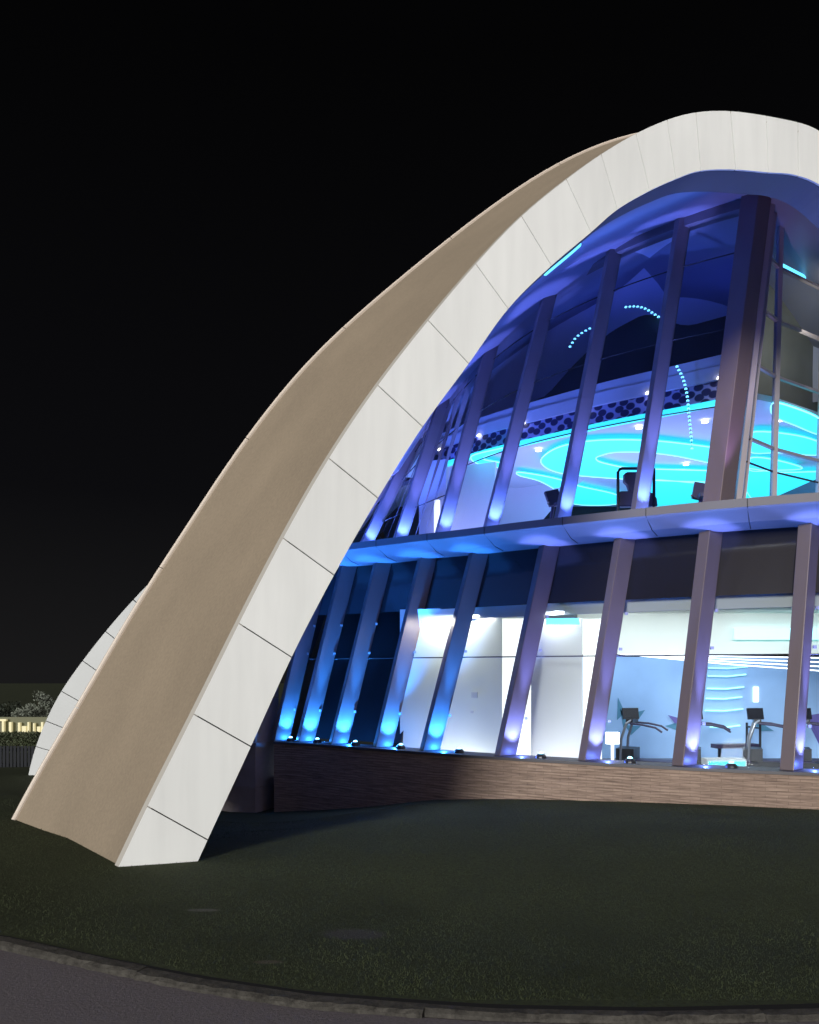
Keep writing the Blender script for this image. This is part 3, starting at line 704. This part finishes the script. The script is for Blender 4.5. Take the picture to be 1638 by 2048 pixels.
# ribbons of light on the upper ceiling
RIB = [[(1082,924),(1092,908),(1120,893),(1165,883),(1220,879),(1290,880),(1360,886),(1450,901),(1450,930),(1400,921),(1350,911),(1290,904),(1230,904),(1200,911),(1192,917),(1205,925),(1260,936),(1320,938),(1462,944),(1462,962),(1300,960),(1160,951),(1105,941)],
 [(1285,964),(1400,966),(1480,968),(1500,1040),(1330,1040)],
 [(1036,944),(1080,950),(1125,960),(1160,972),(1235,990),(1232,1008),(1150,1008),(1120,985),(1080,962),(1040,951)],
 [(944,911),(1002,896),(1030,890),(1030,897),(1000,904),(966,917),(1004,926),(1004,935),(956,927)],
 [(1546,806),(1580,812),(1640,838),(1640,868),(1590,850),(1546,830)],
 [(1500,865),(1580,868),(1640,885),(1640,909),(1560,905),(1500,903)],
 [(1500,916),(1545,918),(1605,936),(1545,940),(1500,940)],
 [(1440,940),(1560,944),(1700,952),(1720,1040),(1440,1040)]]
for rbn in RIB:
    k_ = rbn[-3:]+rbn+rbn[:4]; rb_ = []
    for t_ in range(len(rbn)*5):
        q_ = crs(k_, 3+t_/5); rb_.append((float(q_[0]), min(1014.0, float(q_[1]))))
    ring_ = [atz(x, y, ZC-.13) for x, y in rb_]
    m = MB(); m.poly(ring_, (0,0,.03)); ro = m.build('light_ribbon', M['cyan'], B)
    m = MB(); m.tube([p+V((0,0,-.006)) for p in ring_+ring_[:1]], .014, 6); m.build('edge_light', M['palecyan'], ro)
def disc(p, r, name='downlight', mt='lamp', n=10):
    m = MB(); m.poly([p+V((math.cos(2*math.pi*k/n)*r, math.sin(2*math.pi*k/n)*r, 0)) for k in range(n)], (0,0,.015)); return m.build(name, M[mt], B)
for x, y in ((1278,857),(1410,845),(1372,930),(1077,902),(1560,842),(1578,905),(1568,955),(1073,1014)):
    disc(atz(x, y, ZC-.06), .07)
for u in (1.6, 2.7, 3.7, 4.72, 5.65, 6.62):
    p = upt(u, ZC+.36)-outn(ub, u)*.68; m = MB(); m.dome((p.x, p.y, p.z), .05, .05); m.build('downlight', M['lamp'], B)

# ---------- lamps on the building: uplights on sill and canopy
def lamp(kind, loc, energy, col, size=.1, rot=None, spot=None, sx=None, sy=None):
    l = bpy.data.lights.new(kind.lower()+'_lamp', kind); l.energy = energy; l.color = col
    if kind == 'SPOT': l.spot_size = math.radians(spot); l.spot_blend = .7; l.shadow_soft_size = size
    if kind == 'POINT': l.shadow_soft_size = size
    if kind == 'AREA':
        l.shape = 'RECTANGLE'; l.size = sx; l.size_y = sy
    o = bpy.data.objects.new(kind.lower()+'_lamp', l); C.objects.link(o); o.location = loc; o.parent = B
    if rot is not None: o.rotation_euler = V(rot).to_track_quat('-Z', 'Y').to_euler()
    return o
BLUE = (.025,.25,1.0)
for i in range(NB):
    u = i+.42; p = cv(base, u); n = outn(base, u); c = p+n*.20
    m = MB(); m.dome((c.x, c.y, c.z+.003), .10, .085); hou = m.build('uplight', M['black'], B)
    m = MB(); m.dome((c.x, c.y, c.z+.075), .045, .035); m.build('lens', M['lens'] if i < 8 else M['lens'], hou)
    q = cv(base, i+.27)+n*.24
    f_ = cv(base, i); d_ = cv(base, i+.5)-f_; d_.normalize(); gap = (cv(base, i+.5)-f_).length
    b0 = f_+d_*min(.27, gap*.8)+n*.12+V((0,0,.07))
    lamp('POINT', b0, 26 if i < 5 else 9, BLUE if i < 5 else (.10,.20,1.0), .02)
    lamp('SPOT', b0, 900 if i < 5 else 520, BLUE if i < 5 else (.20,.30,1.0), .04, (lp(i, 1.25)+n*.36)-b0, 78)
    lamp('SPOT', b0+n*.06, 3600 if i < 5 else 2900, BLUE if i < 5 else (.20,.27,1.0), .04, (lp(i, 3.3)+n*.24)-b0-n*.06, 17)
    q2 = cv(base, i+.5)+n*.40+V((0,0,.06)); lamp('SPOT', q2, (950 if i < 6 else 750), (.05,.22,1.0), .08, (cv(top, i+.5)+n*.75)-q2, 40)  # last spot added to wash the canopy underside, no fitting of its own
for i in range(0, UB):
    u = i+.30; p = cv(ub, u); n = outn(ub, u); c = p+n*.30
    m = MB(); m.dome((c.x, c.y, c.z-.015), .07, .06); hou = m.build('uplight', M['black'], B)
    m = MB(); m.dome((c.x, c.y, c.z+.035), .035, .03); m.build('lens', M['lens'], hou)
    f_ = ub[i]; d_ = cv(ub, i+.5)-f_; d_.normalize(); c = f_+d_*.26+n*.12+V((0,0,.08))
    lamp('POINT', c, 14, (.06,.18,1.0), .02)
    lamp('SPOT', c, 560, (.08,.18,1.0), .04, (upt(i, 5.8)+n*.34)-c, 76)
    lamp('SPOT', c+n*.04, 2300, (.16,.22,1.0), .04, (upt(i, 8.2)+n*.20)-c-n*.04, 18)
c = cb+outn(ub, 6.5)*.75+V((.35,0,.05)); lamp('SPOT', c, 380, (.45,.30,.75), .05, upt(7, 9.2)-c, 34)  # spot added to brighten the corner column, no fitting
# added lamps with no visible fittings, to brighten the rooms
lamp('AREA', V((.85,16.75,-.15)), 17, (1,1,.86), sx=1.6, sy=.12, rot=(-.05,.35,1))
lamp('AREA', V((2.75,15.5,-.15)), 9, (1,1,.93), sx=.9, sy=.12, rot=(.05,.3,1))
lamp('AREA', V((.98,16.98,3.13)), 40, (1,1,.86), sx=1.5, sy=.10, rot=(.0,.12,-1))
lamp('AREA', V((2.78,15.86,3.13)), 24, (.97,.98,1), sx=.8, sy=.10, rot=(0,.12,-1))
lamp('AREA', V((6.6,17.2,3.2)), 175, (.86,.95,1), sx=6, sy=1.2, rot=(0,.35,-1))
lamp('AREA', V((6.8,20.5,2.6)), 100, (.7,.86,1), sx=7, sy=1.0, rot=(0,.5,-1))
lamp('AREA', V((4.5,19.5,5.0)), 270, (.40,.38,1.0), sx=8, sy=5, rot=(0,0,1))
lamp('AREA', cv(ut,5)-outn(ut,5)*1.6+V((0,0,-1.3)), 14, (.05,.10,1.0), sx=4, sy=1.2, rot=(-.2,-.3,1))

lamp('AREA', V((7.6,15.9,8.4)), 16, (1,.98,.86), sx=1, sy=1.5, rot=(.75,.9,.1))  # unseen lamp added to brighten the lining behind the screen
# ------------------------------------------------------------------ things inside
def local(root, o):                         # o was modelled around the origin
    o.parent = root; return o
def treadmill(loc, rz, label):
    t = empty('treadmill', loc, rz); tag(t, label, 'treadmill', 'treadmills along the ground floor window')
    m = MB(); m.box((0,0,.13), (.72,1.7,.12)); m.box((0,.62,.31), (.66,.42,.34)); m.build('deck', M['black'], t)
    m = MB(); m.box((0,-.1,.20), (.48,1.2,.02)); m.build('running_belt', M['pad'], t)
    for s_ in (-1,1):
        m = MB(); m.tube([(s_*.34,.72,.2),(s_*.35,.70,.7),(s_*.33,.58,1.08),(s_*.27,.48,1.16)], .032, 8); m.build('upright', M['steel'], t)
        m = MB(); m.tube([(s_*.30,.50,1.08),(s_*.34,.2,1.06),(s_*.35,-.1,1.0),(s_*.35,-.25,.9)], .024, 8); m.build('handrail', M['pad'], t)
    m = MB(); m.box((0,.52,1.13), (.60,.16,.10)); c = m.build('console', M['black'], t)
    m = MB(); Mx = Matrix.Rotation(-rz+.15, 3, 'Z')@Matrix.Rotation(math.radians(-12), 3, 'X'); m.box((0,.56,1.30), (.40,.05,.27), M=Mx); s2 = m.build('display', M['black'], c)
    return t
for x, lab in ((1300,'treadmill with dark screen and purple arm, between the white lamp and a thick brown fin'),(1430,'treadmill standing between two brown fins behind the cyan glowing box'),(1553,'treadmill behind the dark steel post'),(1650,'treadmill farthest along the row beside the violet mural')):
    p = at(x, 1440, 19.6); treadmill((p.x+.1, 19.6, -.35), math.radians(62 if x < 1400 else 70), lab)
# lit bollard lamp behind the glass
bl = empty('bollard_lamp', (at(1225,1500,16.0).x, 16.0, -.35)); tag(bl, 'small white glowing square lamp on a thin white post inside the glass', 'lamp')
m = MB(); m.box((0,0,.02), (.2,.2,.04)); m.build('base', M['steel'], bl)
m = MB(); m.tube([(0,0,.04),(0,0,.92)], .028, 8); m.build('post', M['tube'], bl)
m = MB(); m.box((0,0,1.03), (.24,.12,.22)); m.build('lamp_head', M['lamp'], bl)
gb = empty('glowing_bench', (at(1448,1525,18.2).x, 18.2, -.35)); tag(gb, 'low bench box with a glowing cyan front on the gym floor', 'bench')
m = MB(); m.box((0,.02,.2), (.86,.36,.40)); m.build('body', M['igrey'], gb)
m = MB(); m.box((0,-.172,.25), (.80,.02,.20)); m.build('glow_panel', M['cyan'], gb)
pn = MB(); pn.box(at(1512,1389,gy-.03), (.13,.03,.40)); tag(pn.build('notice_board', M['tube']), 'narrow white notice with its own glow on the pale blue gym wall', 'notice')  # glow put into the notice, though it is no lamp
# upper floor machines near the glass
def gz_(x, y, Y): return at(x, y, Y)
def console_machine(x, y, Y, rz, label, tilt):
    p = at(x, y, Y); t = empty('exercise_bike', (p.x, Y, RZ1-.02), rz); h = p.z-RZ1+.02
    tag(t, label, 'exercise bike', 'cardio machines behind the upstairs glass')
    m = MB(); m.box((0,0,.05), (.5,.9,.08)); m.box((0,.42,.03), (.6,.1,.06)); m.build('base', M['black'], t)
    m = MB(); m.tube([(0,.15,.08),(0,.10,h*.5),(0,0,h-.12)], .04, 8); m.build('upright', M['pad'], t)
    m = MB(); Mx = Matrix.Rotation(tilt, 3, 'Y')@Matrix.Rotation(math.radians(-15), 3, 'X'); m.box((0,0,h), (.30,.07,.33), M=Mx); m.build('console', M['pad'], t)
    m = MB(); m.tube([(-.22,-.25,h-.12),(-.16,-.08,h-.14),(0,0,h-.16),(.16,-.08,h-.14),(.22,-.25,h-.12)], .02, 8); m.build('handlebar', M['black'], t)
    m = MB(); m.tube([(0,-.35,.08),(0,-.38,h*.72)], .03, 8); m.build('seat_post', M['black'], t)
    m = MB(); m.box((0,-.40,h*.74), (.24,.26,.07)); m.build('saddle', M['pad'], t)
console_machine(1107, 996, 17.0, math.radians(15), 'dark exercise bike upstairs on its own near the white partition wall', math.radians(-14))
console_machine(1402, 983, 15.7, math.radians(-8), 'dark exercise bike with tilted console beside the thick upstairs corner column', math.radians(12))
p = at(1275, 970, 16.2); t = empty('weight_machine', (p.x, 16.2, RZ1-.02)); tag(t, 'upstairs weight machine with a square frame and padded headrest', 'gym machine')
h0 = p.z-RZ1+.02; q = lambda x, y: ((x-1275)/FOC*16.2, 0, (970-y)/FOC*16.2+h0)
m = MB(); m.tube([(q(1236,940)[0],0,.06), q(1236,944), q(1239,939), q(1244,937), q(1306,937)], .03, 8); m.tube([(q(1308,940)[0],.0,.06), q(1308,937)], .03, 8); m.build('frame', M['black'], t)
m = MB(); a = [q(*k) for k in ((1250,946),(1256,943),(1298,943),(1305,947),(1306,962),(1301,968),(1297,985),(1262,985),(1256,968),(1250,962))]
m.poly([(x, .02, z) for x, _, z in a], (0,.16,0)); b_ = m.build('headrest', M['pad'], t); bv = b_.modifiers.new('bevel','BEVEL'); bv.width = .02; bv.segments = 2
m = MB(); a = [q(*k) for k in ((1240,982),(1296,982),(1306,986),(1314,996),(1316,1012),(1238,1012))]
m.poly([(x, .0, z) for x, _, z in a], (0,.22,0)); b_ = m.build('backrest', M['pad'], t); bv = b_.modifiers.new('bevel','BEVEL'); bv.width = .02; bv.segments = 2
m = MB(); m.box((0,.1,.05), (.8,.9,.08)); m.box((0,.1,.3), (.4,.5,.1)); m.box((0,.1,.18), (.1,.1,.24)); m.build('base', M['black'], t)
def weight_bench(loc, rz, label):
    t = empty('weight_bench', loc, rz); tag(t, label, 'bench')
    m = MB(); m.box((0,0,.44), (1.15,.30,.10)); m.build('pad', M['pad'], t)
    for x in (-.42,.42):
        m = MB(); m.box((x,0,.20), (.06,.06,.38)); m.box((x,0,.02), (.06,.5,.04)); m.build('leg', M['black'], t)
    m = MB(); m.tube([(.50,-.3,.02),(.50,-.3,1.0)], .03, 8); m.tube([(.50,.3,.02),(.50,.3,1.0)], .03, 8); m.tube([(.50,-.32,.9),(.50,.32,.9)], .025, 8); m.build('rack', M['black'], t)
p = at(1470, 1500, 20.8); weight_bench((p.x, 20.8, -.35), .15, 'dark padded weight bench standing behind the glowing cyan box')
# glowing beads modelled in place of LED reflections on the glass
def dot_reflection(pts, Y, n, label, r=.03):
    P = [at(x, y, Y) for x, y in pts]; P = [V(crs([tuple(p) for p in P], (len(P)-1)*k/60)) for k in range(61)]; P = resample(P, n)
    t = empty('led_reflection', P[0]); tag(t, label, 'LED reflection', 'modelled LED reflections inside the upper glass')
    m = MB(); m.tube([p-P[0] for p in P], .006, 5); m.build('bead_link', M['black'], t)
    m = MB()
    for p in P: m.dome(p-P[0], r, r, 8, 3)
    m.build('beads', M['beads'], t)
M['beads'] = mat('reflection_beads', (.3,.7,1), .4, emit=(.22,.72,1.0), estr=2.0)
dot_reflection([(1252,615),(1272,614),(1290,618),(1310,630),(1330,643)], 16.75, 12, 'modelled reflection of LED dots arching over the dark void between two upper fins')
dot_reflection([(1140,694),(1152,676),(1170,663),(1196,650)], 17.9, 9, 'short modelled LED reflection rising beside a bright blue patch of glass')
dot_reflection([(1354,734),(1366,758),(1374,790),(1378,830),(1382,870),(1384,898)], 15.7, 22, 'long modelled LED reflection running down over the honeycomb band')

# ------------------------------------------------------------------ far left: lit garden
def leafmat(name, col):
    return mat(name, col, .7, noise=((.9,.9,.9), .5, 4))
M['leafp'] = leafmat('pale_foliage', (.15,.165,.13)); M['leafd'] = leafmat('dark_foliage', (.02,.027,.015)); M['bark'] = mat('bark', (.06,.045,.03), .9)
def tree(x, ytop, Y, wpx, label, mt, seed):
    r = random.Random(seed); p = at(x, ytop, Y); zb = gz(p.x, Y)-.1; H_ = p.z-zb; R_ = wpx/FOC*Y/2
    t = empty('garden_tree', (p.x, Y, zb)); tag(t, label, 'tree', 'trees beyond the lit garden screen')
    m = MB(); m.tube([(0,0,0),(.05,0,H_*.3),(0,.05,H_*.65)], .16, 8, .06)
    for k in range(6):
        a = r.uniform(0,6.28); m.tube([(0,0,H_*r.uniform(.3,.5)), (math.cos(a)*R_*.6, math.sin(a)*R_*.6, H_*r.uniform(.6,.85))], .06, 6, .02)
    m.build('trunk', M['bark'], t)
    m = MB(); cl = [(r.gauss(0,.45)*R_, r.gauss(0,.45)*R_, H_*r.uniform(.45,.93), R_*r.uniform(.25,.5)) for _ in range(15)]
    for _ in range(1800):
        c = r.choice(cl); d = V((r.gauss(0,1), r.gauss(0,1), r.gauss(0,.8))).normalized()*c[3]*r.uniform(.5,1.05); q_ = V(c[:3])+d
        a = V((r.gauss(0,1),r.gauss(0,1),r.gauss(0,1))).normalized()*.13; b = V((r.gauss(0,1),r.gauss(0,1),r.gauss(0,1))).normalized()*.07
        m.add([q_-a, q_+b, q_+a, q_-b], [(0,1,2,3)])
    m.build('crown', M[mt], t)
tree(86, 1384, 78, 58, 'taller pale tree rising behind the lit garden screen', 'leafp', 1)
tree(70, 1408, 76, 62, 'lower broad pale tree close behind the lit garden screen', 'leafp', 2)
tree(22, 1405, 80, 60, 'dark tree behind the brightest end of the garden screen', 'leafd', 3)
# lit screen
gs = empty('garden_screen', (at(45,1465,70).x, 70, at(45,1465,70).z)); tag(gs, 'low warm lit garden screen with bright posts and niches far behind', 'garden screen')
k_ = 70/FOC
M['warm'] = mat('warm_glow_plaster', (.6,.55,.35), .7, emit=(1.0,.88,.50), estr=.34)  # glow put into the plaster itself instead of lamps
M['warmdim'] = mat('dim_glow_plaster', (.10,.10,.06), .7, emit=(.45,.45,.18), estr=.07)
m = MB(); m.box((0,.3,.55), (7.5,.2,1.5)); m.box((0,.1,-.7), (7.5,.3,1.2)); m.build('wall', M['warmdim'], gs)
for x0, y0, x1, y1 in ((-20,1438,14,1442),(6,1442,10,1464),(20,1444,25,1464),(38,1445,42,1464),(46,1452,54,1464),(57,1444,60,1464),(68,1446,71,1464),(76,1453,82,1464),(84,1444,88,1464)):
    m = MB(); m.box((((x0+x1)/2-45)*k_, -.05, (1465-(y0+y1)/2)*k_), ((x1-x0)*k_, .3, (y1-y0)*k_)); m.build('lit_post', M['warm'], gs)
# hedge
hd = MB(); r = random.Random(9); hp = at(40, 1495, 66)
for _ in range(7000):
    q_ = V((hp.x+r.uniform(-4.5,4.5), 66+r.uniform(-.6,.6), hp.z-.6+r.random()**.6*1.75+.12*math.sin(r.uniform(0,9))))
    a = V((r.gauss(0,1),r.gauss(0,1),r.gauss(0,1))).normalized()*.10; b = V((r.gauss(0,1),r.gauss(0,1),r.gauss(0,1))).normalized()*.06
    hd.add([q_-a, q_+b, q_+a, q_-b], [(0,1,2,3)])
M['hedge'] = leafmat('hedge_leaves', (.05,.062,.028)); tag(hd.build('hedge', M['hedge']), 'clipped green hedge in front of the lit garden screen', 'hedge')
# low dark fence
fe = empty('boundary_fence', (-14, 26.5, gz(-14,26.5)-.1)); tag(fe, 'low dark slatted fence behind the foot of the rear arch', 'fence')
M['navy'] = mat('navy_fence_paint', (.003,.004,.008), .8)
m = MB(); 
for k in range(90): m.box((-5+k*.115, 0, .40), (.085,.03,.80))
m.build('slat_panel', M['navy'], fe)
m = MB(); m.box((.1,.05,.2), (10.4,.05,.08)); m.box((.1,.05,.68), (10.4,.05,.08)); m.build('rail', M['navy'], fe)
